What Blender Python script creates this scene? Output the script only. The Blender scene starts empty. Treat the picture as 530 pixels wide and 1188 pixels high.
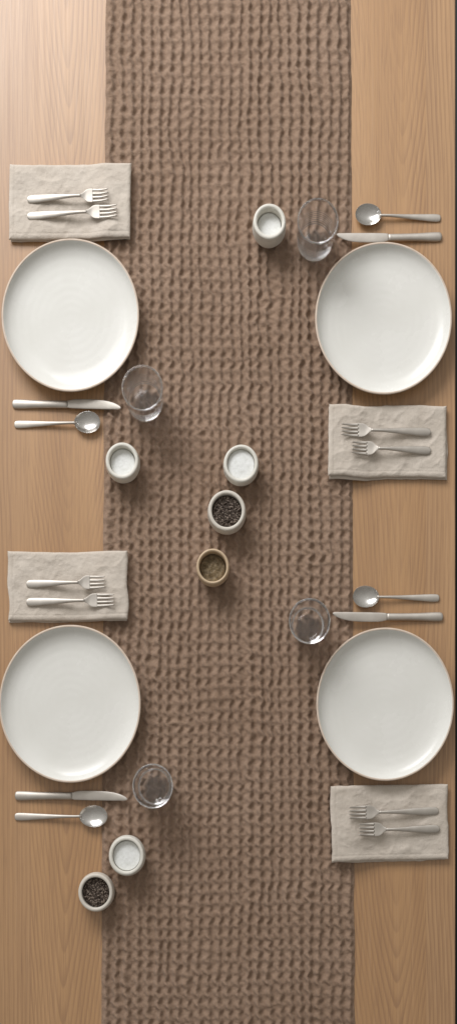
import bpy, math, random
import numpy as np
from mathutils import Vector, Matrix

random.seed(7)
rng = np.random.default_rng(11)
scene = bpy.context.scene
COL = scene.collection

# ---------------------------------------------------------------- units
# lengths below are measured in "u": 1 u = 1.7 mm on the table top
S = 0.0017
CX, CY = 265.0, 594.0          # photo centre, in u
NX, NY = 265.0, 930.0          # the point straight below the camera
H = 1460.0                     # camera height above the table, in u
TZ = 0.75                      # table height in metres
YS = 1.11                      # crockery is slightly oval, longer along the table
RUN = 6.2                      # height of the knitted runner in u


def spot(px, py, z=0.0):
    """place (in metres) of a point of height z u that the photo shows at px, py"""
    f = (H - z) / H
    x = NX + (px - NX) * f
    y = NY + (py - NY) * f
    return Vector(((x - CX) * S, (CY - y) * S, TZ + z * S))


# ---------------------------------------------------------------- noise on grids
def vnoise(x, y, seed=0):
    """smooth value noise, -1..1"""
    r = np.random.default_rng(seed)
    tab = r.uniform(-1, 1, (256, 256))
    xi = np.floor(x).astype(int); yi = np.floor(y).astype(int)
    fx = x - xi; fy = y - yi
    fx = fx * fx * (3 - 2 * fx); fy = fy * fy * (3 - 2 * fy)
    a = tab[xi % 256, yi % 256]; b = tab[(xi + 1) % 256, yi % 256]
    c = tab[xi % 256, (yi + 1) % 256]; d = tab[(xi + 1) % 256, (yi + 1) % 256]
    return (a * (1 - fx) + b * fx) * (1 - fy) + (c * (1 - fx) + d * fx) * fy


def sstep(a, b, x):
    t = np.clip((x - a) / (b - a), 0, 1)
    return t * t * (3 - 2 * t)


# ---------------------------------------------------------------- mesh helpers
def link(name, verts, faces, mat, parent=None, smooth=True):
    """verts in u -> mesh object"""
    me = bpy.data.meshes.new(name)
    v = np.asarray(verts, dtype=float) * S
    me.from_pydata([tuple(p) for p in v], [], faces)
    me.update()
    if smooth:
        me.polygons.foreach_set('use_smooth', [True] * len(me.polygons))
    me.materials.append(mat)
    o = bpy.data.objects.new(name, me)
    COL.objects.link(o)
    if parent is not None:
        o.parent = parent
    return o


def thing(name, loc, rotz=0.0):
    o = bpy.data.objects.new(name, None)
    o.empty_display_size = 0.02
    COL.objects.link(o)
    o.location = loc
    o.rotation_euler = (0, 0, rotz)
    return o


def tag(o, label, cat, group=None, kind=None):
    o['label'] = label
    if cat: o['category'] = cat
    if group: o['group'] = group
    if kind: o['kind'] = kind
    return o


def dup(root, loc, rot=None):
    r = root.copy(); COL.objects.link(r)
    r.location = loc
    if rot is not None: r.rotation_euler = rot
    for ch in list(root.children):
        c = ch.copy(); COL.objects.link(c); c.parent = r
        for g in list(ch.children):
            d = g.copy(); COL.objects.link(d); d.parent = c
    return r


def lathe(profile, n=96, ys=YS, wob=0.0, seed=0):
    """closed solid of revolution; profile from the axis, round, back to the axis"""
    verts, faces = [], []
    prof = [(max(r, 0), z) for r, z in profile]
    rings = []
    rr = np.random.default_rng(seed)
    ph = rr.uniform(0, 6.28, 4)
    for r, z in prof:
        if r < 1e-6:
            rings.append([len(verts)]); verts.append((0, 0, z))
        else:
            ids = []
            for k in range(n):
                a = 2 * math.pi * k / n
                q = 1 + wob * (0.6 * math.sin(2 * a + ph[0]) + 0.4 * math.sin(3 * a + ph[1]) + .25 * math.sin(5 * a + ph[2]))
                ids.append(len(verts)); verts.append((r * q * math.cos(a), r * q * math.sin(a) * ys, z))
            rings.append(ids)
    for A, B in zip(rings[:-1], rings[1:]):
        for k in range(n):
            k2 = (k + 1) % n
            if len(A) == 1 and len(B) == 1: continue
            if len(A) == 1: faces.append((A[0], B[k2], B[k]))
            elif len(B) == 1: faces.append((A[k], A[k2], B[0]))
            else: faces.append((A[k], A[k2], B[k2], B[k]))
    return verts, faces


def ring_lathe(profile, n=96, ys=YS, wob=0.0, seed=0):
    """closed ring: the profile is a closed loop"""
    verts, faces = [], []
    m = len(profile)
    ph = np.random.default_rng(seed).uniform(0, 6.28, 4)
    for k in range(n):
        a = 2 * math.pi * k / n
        q = 1 + wob * (0.6 * math.sin(2 * a + ph[0]) + 0.4 * math.sin(3 * a + ph[1]) + .25 * math.sin(5 * a + ph[2]))
        for r, z in profile:
            verts.append((r * q * math.cos(a), r * q * math.sin(a) * ys, z))
    for k in range(n):
        k2 = (k + 1) % n
        for j in range(m):
            j2 = (j + 1) % m
            faces.append((k * m + j, k2 * m + j, k2 * m + j2, k * m + j2))
    return verts, faces


def smooth_curve(pts, sub=6):
    """Catmull-Rom through a profile"""
    out = []
    P = [pts[0]] + list(pts) + [pts[-1]]
    for i in range(1, len(P) - 2):
        p0, p1, p2, p3 = [np.array(q, float) for q in P[i - 1:i + 3]]
        for s in range(sub):
            t = s / sub
            out.append(tuple(0.5 * ((2 * p1) + (-p0 + p2) * t + (2 * p0 - 5 * p1 + 4 * p2 - p3) * t * t + (-p0 + 3 * p1 - 3 * p2 + p3) * t ** 3)))
    out.append(tuple(pts[-1]))
    return out


def sheet(xs, half, z, thick, nv=11, dome=0.0, concave=None, cy=None):
    """closed solid swept along x: half-width half(x), top height z(x), thickness thick(x);
    cross-section domed (dome>0) or hollow (concave(x) = depth)"""
    verts, faces = [], []
    vs = np.linspace(-1, 1, nv)
    vs = np.sin(vs * math.pi / 2)
    m = 2 * nv - 2
    for x in xs:
        w = half(x); zz = z(x); t = thick(x); c = concave(x) if concave else 0
        y0 = cy(x) if cy else 0
        top, bot = [], []
        for v in vs:
            e = math.sqrt(max(0, 1 - v * v))
            hgt = zz + dome * t * (e - 1) - c * (1 - v * v)
            top.append((x, (y0 + v * w) * YS, hgt))
            bot.append((x, (y0 + v * w) * YS, hgt - t * (0.25 + 0.75 * e) if 0 < abs(v) < 1 or v == 0 else hgt))
        ringv = top + bot[-2:0:-1]
        verts += ringv
    n = len(xs)
    for i in range(n - 1):
        for j in range(m):
            j2 = (j + 1) % m
            faces.append((i * m + j, (i + 1) * m + j, (i + 1) * m + j2, i * m + j2))
    faces.append(tuple(range(m)))
    faces.append(tuple(reversed(range((n - 1) * m, n * m))))
    return verts, faces


def interp(pts):
    xs = [p[0] for p in pts]; ys = [p[1] for p in pts]
    c = smooth_curve(pts, 8)
    cx = np.array([p[0] for p in c]); cyy = np.array([p[1] for p in c])
    o = np.argsort(cx, kind='stable')
    return lambda x: float(np.interp(x, cx[o], cyy[o]))


# ---------------------------------------------------------------- materials
def newmat(name):
    m = bpy.data.materials.new(name)
    m.use_nodes = True
    nt = m.node_tree
    b = nt.nodes['Principled BSDF']
    return m, nt, b


def N(nt, typ, **kw):
    n = nt.nodes.new(typ)
    for k, v in kw.items():
        if k in n.inputs.keys() if isinstance(k, str) else False:
            n.inputs[k].default_value = v
        else:
            setattr(n, k, v)
    return n


def L(nt, a, b): nt.links.new(a, b)


def mth(nt, op, a, b=None, c=None):
    n = nt.nodes.new('ShaderNodeMath'); n.operation = op
    for i, q in enumerate((a, b, c)):
        if q is None: continue
        if isinstance(q, (int, float)): n.inputs[i].default_value = q
        else: nt.links.new(q, n.inputs[i])
    return n.outputs[0]


def ramp(nt, fac, stops):
    n = nt.nodes.new('ShaderNodeValToRGB')
    e = n.color_ramp.elements
    while len(e) < len(stops): e.new(0.5)
    for el, (p, c) in zip(e, stops):
        el.position = p; el.color = (*c, 1) if len(c) == 3 else c
    if fac is not None: nt.links.new(fac, n.inputs[0])
    return n.outputs[0]


def mix(nt, fac, a, b, typ='MIX'):
    n = nt.nodes.new('ShaderNodeMix'); n.data_type = 'RGBA'; n.blend_type = typ
    for i, q in ((0, fac), (6, a), (7, b)):
        if isinstance(q, (int, float)): n.inputs[i].default_value = q
        elif isinstance(q, tuple): n.inputs[i].default_value = (*q, 1)
        else: nt.links.new(q, n.inputs[i])
    return n.outputs[2]


def coords(nt, scale=(1, 1, 1), loc=(0, 0, 0)):
    tc = nt.nodes.new('ShaderNodeTexCoord')
    mp = nt.nodes.new('ShaderNodeMapping')
    mp.inputs['Scale'].default_value = scale
    mp.inputs['Location'].default_value = loc
    nt.links.new(tc.outputs['Object'], mp.inputs['Vector'])
    return mp.outputs[0]


def noise(nt, vec, scale=5.0, detail=3.0, rough=0.5, dist=0.0):
    n = nt.nodes.new('ShaderNodeTexNoise')
    n.inputs['Scale'].default_value = scale
    n.inputs['Detail'].default_value = detail
    n.inputs['Roughness'].default_value = rough
    n.inputs['Distortion'].default_value = dist
    nt.links.new(vec, n.inputs['Vector'])
    return n.outputs['Fac']


def bump(nt, h, strength=0.3, dist=0.001, prev=None):
    n = nt.nodes.new('ShaderNodeBump')
    n.inputs['Strength'].default_value = strength
    n.inputs['Distance'].default_value = dist
    nt.links.new(h, n.inputs['Height'])
    if prev is not None: nt.links.new(prev, n.inputs['Normal'])
    return n.outputs[0]


def wood_material():
    m, nt, b = newmat('oak_wood')
    tc = nt.nodes.new('ShaderNodeTexCoord')
    sp = nt.nodes.new('ShaderNodeSeparateXYZ'); L(nt, tc.outputs['Object'], sp.inputs[0])
    x, y = sp.outputs[0], sp.outputs[1]
    # slow sideways wander of the grain
    wv = coords(nt, (3.0, 0.9, 1))
    wander = mth(nt, 'MULTIPLY', mth(nt, 'SUBTRACT', noise(nt, wv, 1.0, 2.0), 0.5), 0.05)
    xw = mth(nt, 'ADD', x, wander)
    # boards meet under the runner: the heart of the grain lies at one place in each
    left = mth(nt, 'LESS_THAN', x, 0.0)
    heart = mth(nt, 'ADD', mth(nt, 'MULTIPLY', left, -0.320 - 0.335), 0.335)
    # narrow straight-grained boards on the outer sides
    outL = mth(nt, 'LESS_THAN', x, -0.3895); outR = mth(nt, 'GREATER_THAN', x, 0.3885)
    outer = mth(nt, 'ADD', outL, outR)
    heart = mth(nt, 'ADD', heart, mth(nt, 'MULTIPLY', outer, 0.9))
    dx = mth(nt, 'SUBTRACT', xw, heart)
    d2 = mth(nt, 'POWER', mth(nt, 'ADD', mth(nt, 'MULTIPLY', dx, dx), 0.00012), 0.5)
    yv = coords(nt, (0.6, 1.1, 1), (3.1, 5.2, 0))
    yfield = mth(nt, 'ADD', mth(nt, 'MULTIPLY', y, mth(nt, 'SUBTRACT', 13.0, mth(nt, 'MULTIPLY', outer, 12.0))), mth(nt, 'MULTIPLY', mth(nt, 'SUBTRACT', noise(nt, yv, 1.3, 1.5), 0.5), 9.0))
    ring = mth(nt, 'SUBTRACT', mth(nt, 'MULTIPLY', d2, 118.0), yfield)
    fr = mth(nt, 'FRACT', ring)
    line = ramp(nt, fr, [(0.0, (0, 0, 0)), (0.4, (0.12, 0.12, 0.12)), (0.78, (0.9, 0.9, 0.9)), (0.9, (1, 1, 1)), (1.0, (0, 0, 0))])
    # lines come and go
    come = noise(nt, coords(nt, (16, 1.6, 1)), 1.0, 2.0)
    come = ramp(nt, come, [(0.34, (0.12,) * 3), (0.60, (1,) * 3)])
    lineamt = mth(nt, 'MULTIPLY', line, come)
    # long thin fibres and pores
    fib = noise(nt, coords(nt, (260, 3.0, 1)), 1.0, 3.0, 0.6)
    fib2 = noise(nt, coords(nt, (620, 14.0, 1)), 1.0, 2.0, 0.6)
    tone = noise(nt, coords(nt, (14, 0.8, 1)), 1.0, 2.0)
    base = ramp(nt, tone, [(0.25, (0.41, 0.226, 0.098)), (0.5, (0.462, 0.262, 0.118)), (0.78, (0.515, 0.300, 0.143))])
    base = mix(nt, mth(nt, 'MULTIPLY', outL, 0.22), base, (0.36, 0.215, 0.115))
    base = mix(nt, mth(nt, 'MULTIPLY', outR, 0.25), base, (0.52, 0.33, 0.18))
    c = mix(nt, mth(nt, 'MULTIPLY', lineamt, 0.62), base, (0.27, 0.142, 0.068))
    c = mix(nt, ramp(nt, fib, [(0.46, (0,) * 3), (0.72, (0.38,) * 3)]), c, (0.285, 0.150, 0.074))
    c = mix(nt, ramp(nt, fib2, [(0.52, (0,) * 3), (0.72, (0.45,) * 3)]), c, (0.24, 0.125, 0.06))
    c = mix(nt, ramp(nt, fib, [(0.22, (0.30,) * 3), (0.42, (0,) * 3)]), c, (0.53, 0.34, 0.21))
    L(nt, c, b.inputs['Base Color'])
    rg = mth(nt, 'ADD', mth(nt, 'MULTIPLY', fib, 0.16), 0.34)
    L(nt, rg, b.inputs['Roughness'])
    b.inputs['Specular IOR Level'].default_value = 0.85
    L(nt, bump(nt, mth(nt, 'ADD', fib, fib2), 0.12, 0.0006), b.inputs['Normal'])
    return m


def knit_material():
    m, nt, b = newmat('taupe_knit_wool')
    v = coords(nt)
    big = noise(nt, v, 7.0, 3.0)
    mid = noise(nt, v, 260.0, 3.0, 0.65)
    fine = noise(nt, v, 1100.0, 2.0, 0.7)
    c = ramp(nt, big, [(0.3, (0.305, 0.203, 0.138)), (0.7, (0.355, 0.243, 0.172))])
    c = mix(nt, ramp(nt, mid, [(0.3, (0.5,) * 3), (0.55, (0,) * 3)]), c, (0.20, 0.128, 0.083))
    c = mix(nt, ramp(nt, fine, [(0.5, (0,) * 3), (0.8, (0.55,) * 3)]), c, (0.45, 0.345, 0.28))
    L(nt, c, b.inputs['Base Color'])
    b.inputs['Roughness'].default_value = 0.95
    b.inputs['Specular IOR Level'].default_value = 0.15
    b.inputs['Sheen Weight'].default_value = 0.12
    b.inputs['Sheen Roughness'].default_value = 0.5
    h = mth(nt, 'ADD', mth(nt, 'MULTIPLY', mid, 1.0), mth(nt, 'MULTIPLY', fine, 0.7))
    L(nt, bump(nt, h, 0.8, 0.0024), b.inputs['Normal'])
    return m


def linen_material(name, col, dark):
    m, nt, b = newmat(name)
    v = coords(nt)
    big = noise(nt, v, 22.0, 4.0, 0.6)
    c = ramp(nt, big, [(0.3, dark), (0.65, col)])
    warp = noise(nt, coords(nt, (1300, 90, 1)), 1.0, 2.0)
    weft = noise(nt, coords(nt, (90, 1300, 1)), 1.0, 2.0)
    th = mth(nt, 'MAXIMUM', warp, weft)
    c = mix(nt, ramp(nt, th, [(0.5, (0.3,) * 3), (0.7, (0,) * 3)]), c, tuple(q * 0.72 for q in dark))
    L(nt, c, b.inputs['Base Color'])
    b.inputs['Roughness'].default_value = 0.92
    b.inputs['Specular IOR Level'].default_value = 0.2
    b.inputs['Sheen Weight'].default_value = 0.08
    mid = noise(nt, v, 90.0, 4.0, 0.6)
    n1 = bump(nt, mid, 0.6, 0.003)
    L(nt, bump(nt, th, 0.5, 0.0012, n1), b.inputs['Normal'])
    return m


def glaze_material():
    m, nt, b = newmat('white_satin_glaze')
    tc = nt.nodes.new('ShaderNodeTexCoord')
    sp = nt.nodes.new('ShaderNodeSeparateXYZ'); L(nt, tc.outputs['Object'], sp.inputs[0])
    yy = mth(nt, 'DIVIDE', sp.outputs[1], YS)
    r = mth(nt, 'SQRT', mth(nt, 'ADD', mth(nt, 'MULTIPLY', sp.outputs[0], sp.outputs[0]), mth(nt, 'MULTIPLY', yy, yy)))
    wob = noise(nt, coords(nt), 12.0, 2.0)
    rr = mth(nt, 'ADD', mth(nt, 'MULTIPLY', r, 430.0), mth(nt, 'MULTIPLY', wob, 4.0))
    rings = mth(nt, 'MULTIPLY', mth(nt, 'SINE', rr), mth(nt, 'MULTIPLY', noise(nt, coords(nt), 25.0, 2.0), 1.0))
    cloud = noise(nt, coords(nt), 9.0, 4.0, 0.6)
    c = ramp(nt, cloud, [(0.3, (0.73, 0.722, 0.675)), (0.7, (0.78, 0.772, 0.73))])
    sk = noise(nt, coords(nt), 420.0, 1.0)
    c = mix(nt, ramp(nt, sk, [(0.76, (0,) * 3), (0.82, (0.35,) * 3)]), c, (0.5, 0.45, 0.38))
    L(nt, c, b.inputs['Base Color'])
    L(nt, mth(nt, 'ADD', mth(nt, 'MULTIPLY', cloud, 0.2), 0.16), b.inputs['Roughness'])
    b.inputs['Specular IOR Level'].default_value = 0.4
    n1 = bump(nt, rings, 0.11, 0.0006)
    L(nt, bump(nt, noise(nt, coords(nt), 45.0, 3.0), 0.12, 0.001, n1), b.inputs['Normal'])
    return m


def stone_material(name, a, c2, spec, rough=0.5, freq=420.0):
    m, nt, b = newmat(name)
    cl = noise(nt, coords(nt), 45.0, 5.0, 0.65, 0.6)
    c = ramp(nt, cl, [(0.3, a), (0.7, c2)])
    sk = noise(nt, coords(nt), freq, 2.0, 0.6)
    c = mix(nt, ramp(nt, sk, [(0.62, (0,) * 3), (0.75, (0.5,) * 3)]), c, spec)
    L(nt, c, b.inputs['Base Color'])
    b.inputs['Roughness'].default_value = rough
    b.inputs['Specular IOR Level'].default_value = 0.35
    L(nt, bump(nt, sk, 0.15, 0.0008), b.inputs['Normal'])
    return m


def metal_material():
    m, nt, b = newmat('brushed_steel')
    v = coords(nt, (60, 1800, 300))
    br = noise(nt, v, 1.0, 3.0, 0.6)
    cl = noise(nt, coords(nt), 60.0, 3.0)
    c = ramp(nt, cl, [(0.3, (0.54, 0.50, 0.45)), (0.7, (0.62, 0.58, 0.525))])
    L(nt, c, b.inputs['Base Color'])
    b.inputs['Metallic'].default_value = 1.0
    L(nt, mth(nt, 'ADD', mth(nt, 'MULTIPLY', br, 0.2), 0.48), b.inputs['Roughness'])
    L(nt, bump(nt, br, 0.06, 0.0004), b.inputs['Normal'])
    return m


def polished_material():
    m, nt, b = newmat('polished_steel')
    cl = noise(nt, coords(nt), 80.0, 3.0)
    L(nt, ramp(nt, cl, [(0.3, (0.66, 0.64, 0.61)), (0.7, (0.74, 0.72, 0.69))]), b.inputs['Base Color'])
    b.inputs['Metallic'].default_value = 1.0
    L(nt, mth(nt, 'ADD', mth(nt, 'MULTIPLY', cl, 0.2), 0.14), b.inputs['Roughness'])
    return m


def glass_material():
    m, nt, b = newmat('clear_glass')
    b.inputs['Base Color'].default_value = (1, 1, 1, 1)
    b.inputs['Transmission Weight'].default_value = 0.985
    b.inputs['IOR'].default_value = 1.45
    b.inputs['Roughness'].default_value = 0.0
    return m


def grain_material(name, stops, freq, rough=0.8, bs=0.6, bd=0.001):
    m, nt, b = newmat(name)
    n = noise(nt, coords(nt), freq, 4.0, 0.7)
    L(nt, ramp(nt, n, stops), b.inputs['Base Color'])
    b.inputs['Roughness'].default_value = rough
    b.inputs['Specular IOR Level'].default_value = 0.3
    L(nt, bump(nt, n, bs, bd), b.inputs['Normal'])
    return m


def plain(name, a, c, freq=6.0, rough=0.6):
    m, nt, b = newmat(name)
    L(nt, ramp(nt, noise(nt, coords(nt), freq, 4.0), [(0.3, a), (0.7, c)]), b.inputs['Base Color'])
    b.inputs['Roughness'].default_value = rough
    return m


WOOD = wood_material()
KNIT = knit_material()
LINEN = linen_material('natural_linen', (0.67, 0.60, 0.52), (0.575, 0.505, 0.428))
GLAZE = glaze_material()
CLAY = plain('bare_clay_rim', (0.60, 0.485, 0.385), (0.68, 0.57, 0.47), 60.0, 0.7)
STONE = stone_material('pale_stoneware', (0.66, 0.635, 0.565), (0.75, 0.725, 0.655), (0.46, 0.44, 0.38))
CREAM = stone_material('cream_stoneware', (0.58, 0.535, 0.465), (0.67, 0.625, 0.555), (0.44, 0.39, 0.32))
TAN = stone_material('tan_stoneware', (0.50, 0.37, 0.235), (0.60, 0.465, 0.32), (0.25, 0.17, 0.10))
STEEL = metal_material()
POLISH = polished_material()
GLASS = glass_material()
SALT = grain_material('coarse_salt', [(0.3, (0.70, 0.71, 0.68)), (0.52, (0.80, 0.81, 0.79)), (0.7, (0.86, 0.87, 0.86))], 170.0, 0.6, 0.35, 0.001)
PEPPER = grain_material('black_peppercorn', [(0.3, (0.03, 0.021, 0.016)), (0.55, (0.085, 0.062, 0.048)), (0.75, (0.20, 0.15, 0.118))], 900.0, 0.6)
SEED = grain_material('pale_seed', [(0.3, (0.10, 0.075, 0.058)), (0.7, (0.36, 0.29, 0.235))], 700.0, 0.6)
SPICE = grain_material('ground_spice', [(0.3, (0.08, 0.056, 0.028)), (0.52, (0.19, 0.14, 0.078)), (0.72, (0.34, 0.26, 0.16))], 150.0, 0.55, 0.7, 0.0015)
FLOOR = plain('dark_floor', (0.010, 0.011, 0.010), (0.016, 0.017, 0.016), 3.0, 0.7)
WOODLEG = WOOD

# ---------------------------------------------------------------- floor and table
fl = link('floor', [(-3500, -3500, 0), (3500, -3500, 0), (3500, 3500, 0), (-3500, 3500, 0)], [(0, 1, 2, 3)], FLOOR, None, False)
fl['kind'] = 'structure'
fl['label'] = 'dark floor seen past the edge of the table'


def rbox(x0, x1, y0, y1, z0, z1, r=1.2):
    """box with chamfered vertical and top edges"""
    verts = []
    loops = [(z0, 0), (z1 - r, 0), (z1 - r * 0.3, r * 0.3), (z1, r)]
    for z, i in loops:
        c = r
        verts += [(x0 + i, y0 + c, z), (x0 + c, y0 + i, z), (x1 - c, y0 + i, z), (x1 - i, y0 + c, z),
                  (x1 - i, y1 - c, z), (x1 - c, y1 - i, z), (x0 + c, y1 - i, z), (x0 + i, y1 - c, z)]
    faces = [tuple(reversed(range(8)))]
    for k in range(len(loops) - 1):
        for j in range(8):
            j2 = (j + 1) % 8
            faces.append((k * 8 + j, k * 8 + j2, (k + 1) * 8 + j2, (k + 1) * 8 + j))
    faces.append(tuple(range(24, 32)))
    return verts, faces


table = thing('dining_table', (0, 0, 0))
tag(table, 'pale oak dining table with long straight grain under the knitted runner', 'table')
EDGE = 527.6 - CX
v, f = rbox(-292, EDGE, -690, 690, TZ / S - 18, TZ / S, 1.0)
link('tabletop', v, f, WOOD, table, False)
for sx in (-250, 220):
    for sy in (-640, 640):
        v, f = rbox(sx - 18, sx + 18, sy - 18, sy + 18, 0.5, TZ / S - 18.5)
        link('leg', v, f, WOOD, table, False)

# ---------------------------------------------------------------- the knitted runner
def run_left(py): return 123.0 - 5.0 * (py / 1188.0)
def run_right(py): return 406.5 + 4.5 * (py / 1188.0)


def build_runner():
    y0, y1 = -45.0, 1233.0
    nx, ny = 270, 1120
    py = np.linspace(y0, y1, ny)[:, None] * np.ones((1, nx))
    t = np.linspace(0, 1, nx)[None, :] * np.ones((ny, 1))
    edgeL = 0.5 * vnoise(py / 30.0, py * 0 + 3, 1) + 0.3 * vnoise(py / 9.0, py * 0 + 9, 2)
    edgeR = 0.6 * vnoise(py / 34.0, py * 0 + 5, 3) + 0.35 * vnoise(py / 9.0, py * 0 + 7, 4)
    px = (run_left(py) + edgeL) * (1 - t) + (run_right(py) + edgeR) * t
    ncol = 25
    # columns of stitches, never quite even
    u = t * ncol
    u = u + 0.22 * vnoise(t * 9 + 0.3, py / 70.0, 5) + 0.16 * vnoise(t * ncol * 0.9, py / 14.0, 6)
    u = np.clip(u, 0.0, ncol - 1e-4)
    col = np.floor(u); fu = u - col - 0.5
    r = np.random.default_rng(8)
    phase = r.uniform(-0.22, 0.22, 64)
    amp = r.uniform(0.85, 1.1, 64)
    ci = col.astype(int) % 64
    br = sstep(150, 420, py)
    # waffle: raised wavy cords down the length, lower strands across, square hollows between
    pv = 13.2
    vr = py / pv + (0.04 + 0.07 * br) * (phase[ci] / 0.22) + 0.30 * vnoise(py / 90.0, t * 4, 9) + 0.06 * vnoise(py / 15.0, t * 25, 10) + 0.05 * vnoise(t * 25 * 1.0, py / 40.0, 17)
    wild = 0.75 * sstep(0.25, 0.85, vnoise(px / 38.0, py / 46.0, 24))          # looser patches
    zig = (0.08 + 0.03 * br) * np.sin(2 * math.pi * (vr + 0.5 * phase[ci])) + (0.05 + 0.08 * wild) * vnoise(t * ncol * 0.9, py / 6.5, 18)
    f2 = fu + zig
    d = np.abs(f2)
    cw = 0.255 * (1 + 0.22 * vnoise(t * ncol, py / 9.0, 19))
    cord = np.exp(-(d / cw) ** 2.4)
    rowp = vr + (0.05 + 0.22 * wild) * vnoise(t * ncol * 1.1, py / 13.0, 20) + 0.07 * np.sin(2 * math.pi * fu)
    e = np.abs(rowp - np.floor(rowp) - 0.5)
    bridge = np.exp(-(e / (0.20 + 0.05 * vnoise(t * ncol, py / 8.0, 21))) ** 2)
    lift = 0.17 - 0.05 * br + 0.10 * vnoise(t * ncol * 1.0, py / 12.0, 22) + 0.10 * wild
    cord = cord * (0.86 + 0.14 * np.cos(2 * math.pi * (rowp - 0.5))) * amp[ci]
    floor_ = 0.06 + 0.16 * wild + 0.06 * vnoise(t * ncol * 1.2, py / 11.0, 25)
    h = 1 - (1 - cord) * (1 - lift * bridge) * (1 - np.clip(floor_, 0, 1))
    h = h + 0.045 * vnoise(px / 1.7, py / 1.7, 15) + 0.07 * vnoise(px / 3.3, py / 3.3, 16)
    h = np.clip(h, 0.0, 1.12)
    z = 0.4 + (RUN - 0.5) * h
    # selvedges roll off
    dist = np.minimum(t, 1 - t) * 285.0
    z = z * (0.25 + 0.75 * sstep(0, 4.5, dist))
    # pressed flat where the seed cup stands on its edge
    q = np.sqrt((px - 111.5) ** 2 + ((py - 1037) / YS) ** 2)
    z = np.where(q < 40, z * (0.12 + 0.88 * sstep(15.5, 23, q)), z)
    z = np.maximum(z, 0.4)
    X = px - CX; Y = CY - py
    top = np.stack([X, Y, z + TZ / S], -1).reshape(-1, 3)
    idx = np.arange(nx * ny).reshape(ny, nx)
    a = idx[:-1, :-1].ravel(); b = idx[:-1, 1:].ravel(); c = idx[1:, 1:].ravel(); d = idx[1:, :-1].ravel()
    faces = np.stack([a, d, c, b], -1)
    # skirt down to a bottom loop just above the table
    loop = np.concatenate([idx[0, :], idx[1:, -1], idx[-1, -2::-1], idx[-2:0:-1, 0]])
    low = top[loop].copy(); low[:, 2] = TZ / S + 0.15
    li = np.arange(len(loop)) + nx * ny
    sk = np.stack([loop, np.roll(loop, -1), np.roll(li, -1), li], -1)
    V = np.concatenate([top, low]) * S
    F = np.concatenate([faces, sk])
    me = bpy.data.meshes.new('table_runner')
    me.vertices.add(len(V)); me.vertices.foreach_set('co', V.ravel())
    me.loops.add(len(F) * 4); me.polygons.add(len(F))
    me.loops.foreach_set('vertex_index', F.ravel())
    me.polygons.foreach_set('loop_start', np.arange(len(F)) * 4)
    me.polygons.foreach_set('loop_total', np.full(len(F), 4))
    me.polygons.foreach_set('use_smooth', np.ones(len(F), bool))
    me.update(calc_edges=True); me.validate()
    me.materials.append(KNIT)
    o = bpy.data.objects.new('table_runner', me); COL.objects.link(o)
    return tag(o, 'chunky knitted taupe runner lying down the middle of the table', 'table runner')


build_runner()

# ---------------------------------------------------------------- plates
def make_plate():
    R = 78.6
    p = thing('dinner_plate', (0, 0, 0))
    under = [(0, 2.6), (31, 2.6), (32.5, 0.3), (34.5, 0), (36.5, 0.3), (38.5, 4.6), (47, 6.0), (58, 6.9), (67, 9.0), (73.5, 12.5), (77.2, 16.2)]
    lip = [(78.4, 18.2), (78.6, 19.3), (78.0, 20.0), (76.9, 20.0), (76.0, 19.1)]
    inner = [(74.7, 17.0), (72.0, 14.2), (68.0, 11.8), (62.0, 9.8), (54, 8.6), (43, 8.0), (25, 7.7), (0, 7.6)]
    prof = smooth_curve(under + lip + inner, 4)
    prof[0] = (0, 2.6); prof[-1] = (0, 7.6)
    v, f = lathe(prof, 128, YS, 0.005, 5)
    link('dish', v, f, GLAZE, p)
    rim = smooth_curve([(78.1, 17.9), (78.55, 18.5), (78.8, 19.4), (78.2, 20.2), (77.3, 20.25), (76.7, 20.05)], 3)
    inner_loop = [(76.9, 19.3), (77.5, 18.3)]
    v, f = ring_lathe(rim + inner_loop, 128, YS, 0.005, 5)
    link('rim', v, f, CLAY, p)
    return p


plate0 = make_plate()
GP = 'dinner plates on the table'
plates = [
    (82.3, 366.0, 1.00, 0.2, 'white plate with tan rim just below the brightly lit napkin at upper left'),
    (444.5, 369.5, 0.995, 1.9, 'white plate with tan rim between the upper right knife and the napkin below it'),
    (81.8, 816.5, 1.03, 0.0, 'white plate with tan rim at lower left, above the knife beside two small cups'),
    (446.3, 817.0, 1.0, 2.6, 'white plate with tan rim at lower right, above the lowest napkin'),
]
for i, (x, y, sc, rz, lab) in enumerate(plates):
    o = plate0 if i == 0 else dup(plate0, (0, 0, 0))
    o.location = spot(x, y, 19.0); o.location.z = TZ + 0.9 * S
    o.scale = (sc, sc, 1.0)
    tag(o, lab, 'plate', GP)

# ---------------------------------------------------------------- napkins
def runner_z(px, py, soft=30.0):
    """height of cloth draped over the runner's edge, in u"""
    return (RUN + 0.4) * sstep(-soft, 6.0, px - run_left(py)) * sstep(-soft, 6.0, run_right(py) - px)


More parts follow.
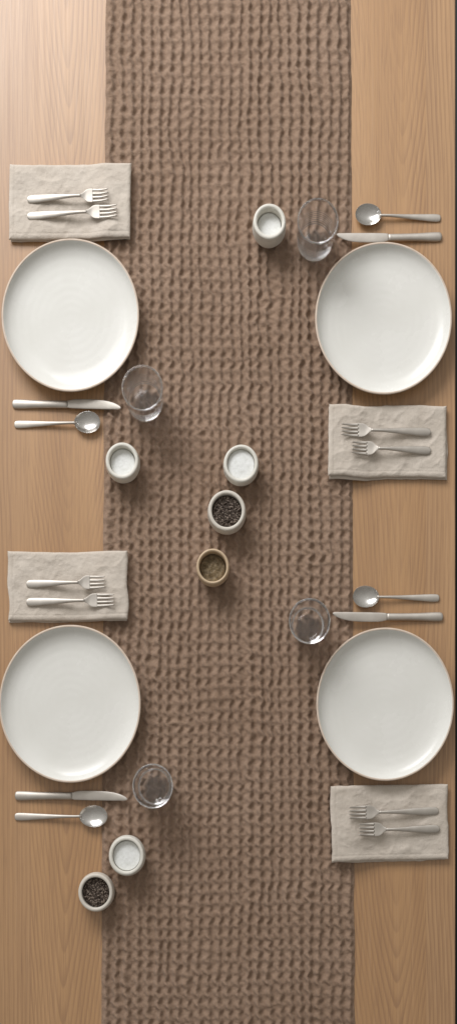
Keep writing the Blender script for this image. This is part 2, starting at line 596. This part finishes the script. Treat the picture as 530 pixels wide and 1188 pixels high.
def layer(x0, x1, y0, y1, z0, thick, seed, wr, corners, crease=True, hem=None):
    """one folded layer of cloth; photo pixels; returns verts (u, table frame) and faces"""
    nx, ny = 150, 100
    s = np.linspace(-1, 1, nx)[None, :] * np.ones((ny, 1))
    t = np.linspace(-1, 1, ny)[:, None] * np.ones((1, nx))
    # bunch the samples at the edges for round folds
    s = np.sign(s) * (1 - (1 - np.abs(s)) ** 1.35); t = np.sign(t) * (1 - (1 - np.abs(t)) ** 1.35)
    a, b, c, d = corners   # offsets for tl, tr, br, bl
    ss = (s + 1) / 2; tt = (t + 1) / 2
    ox = (a[0] * (1 - ss) + b[0] * ss) * (1 - tt) + (d[0] * (1 - ss) + c[0] * ss) * tt
    oy = (a[1] * (1 - ss) + b[1] * ss) * (1 - tt) + (d[1] * (1 - ss) + c[1] * ss) * tt
    px = x0 + (x1 - x0) * ss + ox; py = y0 + (y1 - y0) * tt + oy
    ex = 1.1 * vnoise(py / 26.0 + seed, py * 0 + 2, seed) + 0.35 * vnoise(py / 7.0, py * 0, seed + 20)
    ey = 1.3 * vnoise(px / 30.0 + seed, px * 0 + 2, seed + 1) + 0.4 * vnoise(px / 8.0, px * 0, seed + 21)
    px = px + ex * np.abs(s) ** 3; py = py + ey * np.abs(t) ** 3
    w = 0.0
    w = w + 1.0 * vnoise(px / 24 + py / 60, py / 19, seed + 2)
    w = w + 0.55 * vnoise(px / 11 - py / 19, py / 9 + px / 30, seed + 3)
    cr = 1 - np.abs(vnoise(px / 21 + py / 33 + 7, py / 25 - px / 70, seed + 4))
    w = w + 0.75 * (cr ** 4)
    cr2 = 1 - np.abs(vnoise(px / 15 - py / 16 + 3, py / 17 + px / 40, seed + 5))
    w = w + 0.3 * (cr2 ** 5)
    w = w + 0.16 * vnoise(px / 3.2, py / 3.2, seed + 6)
    edge = np.maximum(np.abs(s) * (x1 - x0), np.abs(t) * (y1 - y0) / 1.0)
    dx = (1 - np.abs(s)) * (x1 - x0) / 2; dy = (1 - np.abs(t)) * (y1 - y0) / 2
    q = np.minimum(dx, dy)
    R = thick * 0.95
    rnd = np.where(q < R, np.sqrt(np.clip(1 - ((R - q) / R) ** 2, 0, 1)), 1.0)
    calm = 0.35 + 0.65 * sstep(0, 12, q)
    top = z0 + thick * (0.45 + 0.55 * rnd) + wr * w * calm * rnd
    if hem:
        g = np.abs(dy - hem) * np.where(t > 0, 1, 99)
        top = top - 0.25 * np.exp(-(g / 0.9) ** 2)
        g = np.abs(dx - hem) * np.where(s < 0, 1, 99)
        top = top - 0.2 * np.exp(-(g / 0.9) ** 2)
    bot = np.full_like(top, 0.0) + z0 + thick * 0.45 * (1 - rnd) + 0.02
    bz = runner_z(px, py)
    P = np.stack([px, py], -1)
    idx = np.arange(nx * ny).reshape(ny, nx)
    top = top + bz; bot = bot + bz
    V = np.concatenate([np.stack([px, py, top], -1).reshape(-1, 3), np.stack([px, py, bot], -1).reshape(-1, 3)])
    A = idx[:-1, :-1].ravel(); B = idx[:-1, 1:].ravel(); C = idx[1:, 1:].ravel(); D = idx[1:, :-1].ravel()
    F = [tuple(q) for q in np.stack([A, D, C, B], -1).tolist()]
    F += [tuple(q) for q in (np.stack([A, B, C, D], -1) + nx * ny).tolist()]
    loop = np.concatenate([idx[0, :], idx[1:, -1], idx[-1, -2::-1], idx[-2:0:-1, 0]])
    l2 = loop + nx * ny
    F += [tuple(q) for q in np.stack([loop, np.roll(loop, -1), np.roll(l2, -1), l2], -1).tolist()]
    return V, F


def make_napkin(x0, x1, y0, y1, seed, corners, under, label, mat=LINEN):
    cx, cy = (x0 + x1) / 2, (y0 + y1) / 2
    p = thing('napkin', ((cx - CX) * S, (CY - cy) * S, TZ))
    for k, (z0, th, wr, off, hem) in enumerate(((3.5, 4.7, 0.95, (0, 0, 0, 0), 6.5), (0.1, 3.4, 0.15, under, None))):
        V, F = layer(x0 + off[0], x1 + off[1], y0 + off[2], y1 + off[3], z0, th, seed + 40 * k, wr, corners, hem=hem)
        V = V.copy()
        fz = (H - V[:, 2]) / H
        V[:, 0] = (NX + (V[:, 0] - NX) * ((H - 6.0) / H)) - cx
        V[:, 1] = cy - (NY + (V[:, 1] - NY) * ((H - 6.0) / H))
        link('top_fold' if k == 0 else 'under_fold', V, F, mat, p)
    return tag(p, label, 'napkin', 'folded linen napkins')


Z4 = ((0, 0),) * 4
make_napkin(11.5, 153, 191.5, 278.5, 101, ((0, -.5), (0, 1.5), (-1, 0), (0, 0)), (0.5, -0.8, 1, 1.0),
            'folded beige linen napkin at upper left, topmost of the four and brightest')
make_napkin(9.5, 149, 639.5, 721, 211, ((0, 1), (0, 0), (0, -2), (1, 0)), (0.3, -0.6, 1, 1.0),
            'folded beige linen napkin between the two left plates')
make_napkin(379.5, 516.5, 470.5, 554, 322, ((0.5, 1), (0, 0), (0, 0), (0, 0)), (2, 2.2, 1, 2.2),
            'folded beige linen napkin between the two right plates, its under layer showing')
make_napkin(382.5, 519, 911, 998.5, 433, ((0, 1), (0, -1.5), (0, -2), (1, 1)), (1, -3, 1, 2.0),
            'folded beige linen napkin under the lowest right plate, nearest the bottom corner')

# ---------------------------------------------------------------- cutlery (local x runs from handle end to tip)
def make_fork(Lt, tilt):
    p = thing('fork', (0, 0, 0))
    hl = Lt - 36                      # where the neck begins
    half = interp([(0, 2.3), (1.0, 3.4), (3, 4.15), (10, 4.35), (hl * 0.45, 3.5), (hl * 0.8, 2.1), (hl, 1.65), (hl + 3, 1.8)])
    zc = interp([(0, 2.3), (8, 2.7), (hl * 0.5, 4.2), (hl * 0.85, 5.2), (hl + 3, 4.6)])
    th = interp([(0, 1.2), (3, 2.0), (hl * 0.5, 2.0), (hl + 3, 1.9)])
    xs = [0, .3, .8, 1.5, 2.5, 4, 6, 9, 13] + list(np.linspace(18, hl + 3, 22))
    v, f = sheet(xs, half, zc, th, 11, 0.85)
    link('handle', v, f, STEEL, p)
    x0 = hl + 2.0; xr = Lt - 19.0
    hh = interp([(x0, 1.7), (x0 + 3, 3.0), (x0 + 6.5, 5.7), (x0 + 9.5, 6.9), (xr, 7.1)])
    hz = interp([(x0, 4.6), (x0 + 5, 3.4), (xr, 2.4)])
    v, f = sheet(list(np.linspace(x0, xr, 16)), hh, hz, lambda x: 1.5, 13, 0.4, lambda x: 0.8 * sstep(x0, x0 + 7, x))
    head = link('head', v, f, STEEL, p)
    for k in range(4):
        c0 = (-1.5 + k) * 3.8
        cy = lambda x, c0=c0: c0 * (1 - 0.07 * (x - xr) / 19)
        tw = interp([(xr - 0.8, 1.35), (xr + 9, 1.18), (Lt - 2.5, 0.85), (Lt, 0.3)])
        tz = interp([(xr - 0.8, 2.25), (xr + 8, 1.9), (Lt - 5, 3.0), (Lt, 4.3)])
        v, f = sheet(list(np.linspace(xr - 0.8, Lt, 16)), tw, tz, lambda x: 1.25, 7, 0.6, None, cy)
        link('tine', v, f, STEEL, head)
    return p


def napkin_top(): return 8.4


fork_rows = [
    # handle end x, y, tip x, tip y, label
    (32.3, 230.6, 127.3, 229.0, 'steel fork on the topmost left napkin, farther from the plate'),
    (32.3, 250.2, 137.4, 247.5, 'steel fork on the topmost left napkin, closer to the plate'),
    (31.2, 677.2, 123.5, 676.3, 'steel fork with tines over the crease of the middle left napkin, farther from plate'),
    (31.2, 698.2, 134.0, 697.0, 'steel fork on the middle left napkin, right above the lower plate'),
    (498.8, 501.0, 394.0, 500.3, 'steel fork on the middle right napkin, right below the upper plate'),
    (498.8, 522.4, 406.0, 521.0, 'steel fork on the middle right napkin, farther from the upper plate'),
    (508.0, 940.8, 402.7, 942.8, 'steel fork on the lowest right napkin, right below the plate'),
    (509.0, 961.6, 414.5, 962.3, 'steel fork on the lowest right napkin, nearest the bottom of the table'),
]
FORK = make_fork(100.0, 0)
for i, (xa, ya, xb, yb, lab) in enumerate(fork_rows):
    o = FORK if i == 0 else dup(FORK, (0, 0, 0))
    z = napkin_top()
    A = spot(xa, ya, z + 2); B = spot(xb, yb, z + 3)
    d = B - A
    ln = math.hypot(d.x, d.y) / S
    o.location = (A.x, A.y, TZ + (z - 0.1) * S)
    # tips that lie over the runner's edge are a little higher
    za = float(runner_z(np.array(xa), np.array(ya))); zb = float(runner_z(np.array(xb), np.array(yb)))
    o.location.z += za * S
    slope = math.atan2((zb - za) * 1.12 + (0.8 if zb > 0.5 else 0.0), ln)
    o.rotation_euler = (0, -slope, math.atan2(d.y, d.x))
    o.scale = (ln / 100.0, 1, 1)
    tag(o, lab, 'fork', 'forks lying on napkins')


def make_knife():
    Lt = 126.0
    p = thing('table_knife', (0, 0, 0))
    hx = 64.0
    half = interp([(0, 3.0), (0.8, 4.2), (3, 4.85), (10, 4.9), (30, 4.1), (50, 3.9), (hx, 3.9)])
    zc = interp([(0, 3.4), (6, 4.0), (40, 4.0), (hx, 3.7)])
    th = interp([(0, 2.4), (6, 3.6), (40, 3.5), (hx, 3.0)])
    xs = [0, .3, .8, 1.5, 2.5, 4, 6, 9, 13] + list(np.linspace(18, hx, 20))
    v, f = sheet(xs, half, zc, th, 11, 0.9)
    link('handle', v, f, STEEL, p)
    # blade: straight back below, curved edge above, rounded tip
    up = interp([(hx - .5, 3.6), (hx + 2, 4.0), (hx + 5, 4.8), (hx + 12, 5.4), (hx + 30, 5.2), (hx + 44, 4.0), (hx + 54, 1.6), (hx + 60, -1.2), (hx + 62, -3.2)])
    dn = interp([(hx - .5, -3.6), (hx + 4, -4.2), (hx + 15, -4.6), (hx + 40, -5.0), (hx + 56, -5.1), (hx + 60, -4.9), (hx + 62, -4.0)])
    v, f = sheet(list(np.linspace(hx - .5, hx + 56, 30)) + list(np.linspace(hx + 57, hx + 62, 9)), lambda x: (up(x) - dn(x)) / 2,
                 lambda x: 3.1, lambda x: 1.3, 9, 0.5, None, lambda x: (up(x) + dn(x)) / 2)
    link('blade', v, f, STEEL, p)
    return p


def make_spoon():
    Lt = 101.0
    p = thing('spoon', (0, 0, 0))
    hx = 71.0
    half = interp([(0, 2.2), (0.8, 3.3), (3, 4.0), (9, 4.1), (28, 3.1), (50, 1.95), (66, 1.45), (hx + 2, 1.7)])
    zc = interp([(0, 2.2), (6, 2.7), (35, 4.6), (60, 6.6), (hx + 2, 6.4)])
    th = interp([(0, 1.2), (3, 2.0), (hx + 2, 2.0)])
    xs = [0, .3, .8, 1.5, 2.5, 4, 6, 9, 13] + list(np.linspace(18, hx + 2, 22))
    v, f = sheet(xs, half, zc, th, 11, 0.85)
    link('handle', v, f, STEEL, p)
    x0, x1 = hx - 0.5, Lt
    cxb = (x0 + x1) / 2 + 1.0; rx = (x1 - x0) / 2

    def hb(x):
        q = (x - (x0 + x1) / 2) / rx
        return max(0.5, 11.3 * math.sqrt(max(0, 1 - q * q)) * (1 + 0.05 * q))

    def conc(x):
        q = (x - (x0 + x1) / 2) / rx
        return 5.7 * max(0, 1 - q * q) ** 0.75
    ang = np.linspace(math.pi, 0, 34)
    xs = [(x0 + x1) / 2 + rx * 0.999 * math.cos(a) for a in ang]
    v, f = sheet(xs, hb, lambda x: 6.9, lambda x: 1.2, 21, 0.0, conc)
    link('bowl', v, f, POLISH, p)
    return p


def lay(o, xa, ya, xb, yb, z0, z1, base_len, flip, lab, cat, grp):
    A = spot(xa, ya, z0 + 3); B = spot(xb, yb, z1 + 3)
    d = B - A; ln = math.hypot(d.x, d.y) / S
    o.location = (A.x, A.y, TZ + (z0 + 0.25) * S)
    o.rotation_euler = (0, -math.atan2(z1 - z0, ln), math.atan2(d.y, d.x))
    o.scale = (ln / base_len, 1, 1)
    tag(o, lab, cat, grp)


KN = make_knife()
knives = [
    (15.0, 468.2, 141.0, 469.3, 0, 6.2, 'steel knife under the upper left plate, its tip by the tall glass'),
    (511.6, 274.0, 390.0, 276.0, 0, 6.2, 'steel knife above the upper right plate, partly behind the plate rim'),
    (18.0, 923.2, 148.3, 923.3, 0, 7.0, 'steel knife under the lower left plate, tip pointing at a short glass'),
    (513.0, 715.4, 385.4, 715.6, 0, 6.8, 'steel knife above the lower right plate, tip beside a short glass'),
]
for i, (xa, ya, xb, yb, z0, z1, lab) in enumerate(knives):
    lay(KN if i == 0 else dup(KN, (0, 0, 0)), xa, ya, xb, yb, z0, z1, 126.0, False, lab, 'knife', 'knives beside the plates')

SP = make_spoon()
spoons = [
    (17.0, 492.0, 117.0, 490.8, 0, 0, 'steel spoon below the knife of the upper left plate'),
    (510.6, 252.3, 411.5, 250.2, 0, 0, 'steel spoon with brushed bowl at upper right, above the knife'),
    (17.4, 947.6, 125.4, 946.8, 0, 1.0, 'steel spoon at lower left, beneath the knife and above the seed cup'),
    (509.0, 693.6, 408.5, 692.6, 0, 0, 'steel spoon above the knife of the lower right plate'),
]
for i, (xa, ya, xb, yb, z0, z1, lab) in enumerate(spoons):
    lay(SP if i == 0 else dup(SP, (0, 0, 0)), xa, ya, xb, yb, z0, z1, 101.0, False, lab, 'spoon', 'spoons beside the plates')

# ---------------------------------------------------------------- drinking glasses
def make_glass(hgt, rb, rt, label, loc):
    ribs = []
    n = 64
    for k in range(n + 1):
        z = 5.5 + (hgt * 0.62 - 5.5) * k / n
        q = z / hgt
        r = rb + (rt - rb) * q ** 0.8 + (0.15 if hgt > 50 else 0.0) * math.sin(2 * math.pi * z / 4.2) * min(1, (z - 5) / 3) * min(1, (hgt * 0.62 - z) / 4)
        ribs.append((r, z))
    out = [(0, 0.1), (rb - 5.5, 0.1), (rb - 4.0, 0.0), (rb - 2.4, 0.3), (rb - 0.7, 2.2), (rb - 0.1, 4.0)] + ribs
    out += [(rb + (rt - rb) * (q ** 0.8), q * hgt) for q in (0.72, 0.82, 0.9, 0.96)]
    lip = [(rt, hgt - 0.6), (rt - 0.35, hgt), (rt - 1.1, hgt), (rt - 1.45, hgt - 0.6)]
    inn = [(rb + (rt - rb) * (q ** 0.8) - 1.5, q * hgt) for q in (0.9, 0.7, 0.5, 0.35, 0.24)]
    inn += [(rb - 2.2, 0.15 * hgt), (rb - 3.2, 0.105 * hgt), (rb - 4.8, 0.08 * hgt), (rb - 6.5, 0.072 * hgt), (0, 0.07 * hgt)]
    v, f = lathe(out + lip + inn, 96, YS)
    o = link('drinking_glass', v, f, GLASS)
    o.location = loc
    return tag(o, label, 'glass', 'clear drinking glasses')


GZ = RUN + 0.1
make_glass(60, 19.4, 22.9, 'tall clear tumbler beside the white cup, near the upper right spoon', spot(364.3, 283.5, GZ))
make_glass(56, 19.8, 23.0, 'clear tumbler leaning into view beside the upper left plate and knife tip', spot(169.0, 468.0, GZ))
make_glass(46, 17.6, 23.2, 'clear short tumbler by the knife tip above the lower right plate', spot(356.0, 727.0, GZ))
make_glass(46, 18.2, 22.7, 'clear short tumbler seen straight down beside the lower left plate', spot(180.0, 912.5, GZ))

# ---------------------------------------------------------------- small cups and what they hold
def make_cup(rim_c, rim_r, hgt, bulge, base, wall, mat, label, zb=GZ, lip=1.6):
    rr = rim_r / (1 + hgt / H)
    bl = bulge
    out = [(0, 0.6), (base - 3, 0.6), (base - 1.6, 0.0), (base, 0.7), (base + (rr * bl - base) * 0.62, hgt * 0.12), (rr * bl * 0.985, hgt * 0.3), (rr * bl, hgt * 0.52), (rr * (0.5 + 0.5 * bl), hgt * 0.78), (rr * 1.0, hgt - lip)]
    top = [(rr - 0.35, hgt - lip * 0.45), (rr - 1.3, hgt), (rr - wall + 1.2, hgt), (rr - wall + 0.3, hgt - lip * 0.45), (rr - wall, hgt - lip - .3)]
    inn = [(rr - wall - 0.2, hgt * 0.6), (rr - wall - 0.8, hgt * 0.35), (rr - wall - 3.0, hgt * 0.2), (0, hgt * 0.16)]
    pr = smooth_curve(out + top + inn, 4)
    pr[0] = (0, 0.6); pr[-1] = (0, hgt * 0.16)
    v, f = lathe(pr, 72, YS, 0.006, int(rim_c[0]))
    o = link('condiment_cup', v, f, mat)
    o.location = spot(rim_c[0], rim_c[1], zb + hgt); o.location.z = TZ + zb * S
    tag(o, label, 'cup', 'small stoneware cups')
    return o, rr - wall - 0.35


def fill_surface(name, cup, r, z, mat, label, cat, heap=1.2, seed=1, rough=0.15):
    n, m = 22, 48
    pr = []
    V, F = [(0, 0, 0)], []
    for i in range(1, n + 1):
        for k in range(m):
            a = 2 * math.pi * k / m; q = i / n
            V.append((r * q * math.cos(a), r * q * math.sin(a) * YS, 0))
    A = np.array(V)
    q = np.hypot(A[:, 0], A[:, 1] / YS) / r
    A[:, 2] = z + heap * (1 - q ** 2) + rough * (vnoise(A[:, 0] / 3.2, A[:, 1] / 3.2, seed) + 0.7 * vnoise(A[:, 0] / 1.5, A[:, 1] / 1.5, seed + 1)) * (1 - 0.3 * q)
    nb = len(A)
    low = A[-m:].copy(); low[:, 2] = z - 3.0; low[:, :2] *= 0.97
    A = np.concatenate([A, low])
    for k in range(m): F.append((0, 1 + k, 1 + (k + 1) % m))
    for i in range(n):
        for k in range(m):
            a = 1 + i * m + k; b = 1 + i * m + (k + 1) % m
            F.append((a, a + m, b + m, b))
    F.append(tuple(nb + k for k in reversed(range(m))))
    o = link(name, A, F, mat)
    o.location = cup.location
    return tag(o, label, cat, None, 'stuff')


ICO_V = []; ICO_F = []
def _ico():
    t = (1 + 5 ** 0.5) / 2
    vs = [(-1, t, 0), (1, t, 0), (-1, -t, 0), (1, -t, 0), (0, -1, t), (0, 1, t), (0, -1, -t), (0, 1, -t), (t, 0, -1), (t, 0, 1), (-t, 0, -1), (-t, 0, 1)]
    fs = [(0, 11, 5), (0, 5, 1), (0, 1, 7), (0, 7, 10), (0, 10, 11), (1, 5, 9), (5, 11, 4), (11, 10, 2), (10, 7, 6), (7, 1, 8), (3, 9, 4), (3, 4, 2), (3, 2, 6), (3, 6, 8), (3, 8, 9), (4, 9, 5), (2, 4, 11), (6, 2, 10), (8, 6, 7), (9, 8, 1)]
    return np.array(vs) / math.hypot(1, t), fs


def fill_grains(name, cup, r, z, label, cat, count, size, seed, pale=0.42):
    bv, bf = _ico()
    rr = np.random.default_rng(seed)
    V, F, mats = [], [], []
    # a dark bed under the loose grains
    m = 40
    V += [(r * 0.99 * math.cos(2 * math.pi * k / m), r * 0.99 * math.sin(2 * math.pi * k / m) * YS, z - 0.6) for k in range(m)]
    V += [(r * 0.95 * math.cos(2 * math.pi * k / m), r * 0.95 * math.sin(2 * math.pi * k / m) * YS, z - 4) for k in range(m)]
    F.append(tuple(range(m))); mats.append(0)
    for k in range(m):
        F.append((k, m + k, m + (k + 1) % m, (k + 1) % m)); mats.append(0)
    for i in range(count):
        q = math.sqrt(rr.uniform(0, 1)) * (r - size * 0.8); a = rr.uniform(0, 6.283)
        s = size * rr.uniform(0.7, 1.15)
        sc = np.array([s * rr.uniform(0.9, 1.7), s * rr.uniform(0.7, 1), s * rr.uniform(0.6, 0.9)])
        M = np.array(Matrix.Rotation(rr.uniform(0, 6.28), 3, 'Z') @ Matrix.Rotation(rr.uniform(-.7, .7), 3, 'Y'))
        jit = bv * (1 + rr.uniform(-.12, .12, (12, 1)))
        pts = (jit * sc) @ M.T + np.array([q * math.cos(a), q * math.sin(a) * YS, z + rr.uniform(-0.5, 0.9)])
        b = len(V); V += [tuple(p) for p in pts]
        k = 1 if rr.uniform() < pale else 0
        for t in bf: F.append(tuple(b + j for j in t)); mats.append(k)
    o = link(name, V, F, PEPPER)
    o.data.materials.append(SEED)
    o.data.polygons.foreach_set('material_index', mats)
    o.location = cup.location
    return tag(o, label, cat, None, 'stuff')


c, r = make_cup((312.5, 256.5), 18.6, 30, 1.05, 14, 4.0, STONE, 'tall white stoneware cup beside the tall tumbler near the upper right')
fill_surface('salt', c, r - 0.6, 18, SALT, 'white salt deep inside the cup beside the tall tumbler', 'salt', 0.8, 31)
c, r = make_cup((141.8, 534.2), 19.0, 26, 1.05, 14, 4.0, STONE, 'white stoneware cup at the runner edge, under the upper left spoon')
fill_surface('salt', c, r - 0.4, 17, SALT, 'white salt inside the cup at the runner edge under the spoon', 'salt', 0.8, 41)
c, r = make_cup((279.5, 537.5), 19.8, 23, 1.04, 15, 3.8, STONE, 'white stoneware cup of salt topping the central trio of cups')
fill_surface('salt', c, r - 0.1, 17.5, SALT, 'white salt nearly filling the topmost cup of the central trio', 'salt', 1.0, 51)
c, r = make_cup((263.0, 592.0), 21.3, 26, 1.05, 15, 4.0, CREAM, 'cream stoneware cup full of dark seeds, middle of the central trio')
fill_grains('peppercorns', c, r - 0.1, 20, 'dark speckled seeds filling the middle cup of the central trio', 'peppercorns', 620, 0.95, 61)
c, r = make_cup((246.8, 657.0), 18.7, 24, 1.03, 13.5, 3.0, TAN, 'tan stoneware cup of brown spice, lowest of the central trio')
fill_surface('ground_spice', c, r - 0.9, 12, SPICE, 'brown ground spice in the bottom of the tan cup', 'spice', 0.8, 71, 0.9)
c, r = make_cup((146.8, 993.0), 20.2, 24, 1.06, 14.5, 4.0, STONE, 'white stoneware cup on the runner, below the lower left spoon')
fill_surface('salt', c, r - 0.2, 17.5, SALT, 'white salt in the cup on the runner beside the seed cup', 'salt', 0.9, 81)
c, r = make_cup((111.0, 1035.5), 19.9, 24, 1.05, 14.5, 3.9, CREAM, 'cream stoneware cup of dark seeds straddling the wood and the runner edge', zb=0.8)
fill_grains('peppercorns', c, r - 0.1, 17.5, 'dark speckled seeds in the cup at the runner edge', 'peppercorns', 520, 0.95, 91)

# ---------------------------------------------------------------- light: one large window up and to the left, soft room light
def area(name, loc, target, sx, sy, power, col):
    l = bpy.data.lights.new(name, 'AREA'); l.shape = 'RECTANGLE'; l.size = sx; l.size_y = sy
    l.energy = power; l.color = col
    o = bpy.data.objects.new(name, l); COL.objects.link(o)
    o.location = loc
    o.rotation_euler = (Vector(target) - Vector(loc)).to_track_quat('-Z', 'Y').to_euler()
    return o


area('window_light', (-1.5, 3.0, TZ + 2.5), (-0.05, -0.1, TZ), 2.4, 1.85, 172, (0.985, 0.985, 1.0))

# the room: bright walls on the window side, dimmer behind and low down
w = bpy.data.worlds.new('World'); scene.world = w; w.use_nodes = True
nt = w.node_tree
bg = nt.nodes['Background']
tc = nt.nodes.new('ShaderNodeTexCoord')
sp = nt.nodes.new('ShaderNodeSeparateXYZ'); nt.links.new(tc.outputs['Generated'], sp.inputs[0])
k = mth(nt, 'ADD', mth(nt, 'MULTIPLY', sp.outputs[1], 0.30), mth(nt, 'MULTIPLY', sp.outputs[0], -0.16))
k = mth(nt, 'ADD', k, mth(nt, 'MULTIPLY', sp.outputs[2], 0.42))
k = mth(nt, 'ADD', mth(nt, 'MULTIPLY', k, 0.62), 0.32)
nt.links.new(ramp(nt, k, [(0.0, (0.10, 0.088, 0.075)), (0.45, (0.42, 0.40, 0.37)), (0.8, (0.92, 0.90, 0.86))]), bg.inputs[0])
bg.inputs[1].default_value = 0.78

# ---------------------------------------------------------------- camera
cam = bpy.data.cameras.new('camera')
co = bpy.data.objects.new('camera', cam); COL.objects.link(co)
co.location = ((NX - CX) * S, (CY - NY) * S, TZ + H * S)
co.rotation_euler = (0, 0, 0)
tall = 1188 * S
cam.sensor_fit = 'AUTO'
cam.sensor_width = 36
cam.lens = 36 * (H * S) / tall
cam.shift_y = (NY - CY) / 1188.0
cam.clip_end = 100
scene.camera = co

scene.view_settings.view_transform = 'Standard'
scene.view_settings.look = 'None'
scene.view_settings.exposure = 0.0
scene.view_settings.gamma = 1.0
scene.cycles.use_denoising = True
scene.cycles.max_bounces = 48
scene.cycles.transmission_bounces = 48
scene.cycles.glossy_bounces = 24
scene.cycles.caustics_refractive = True
scene.cycles.caustics_reflective = True
scene.cycles.sample_clamp_indirect = 20.0
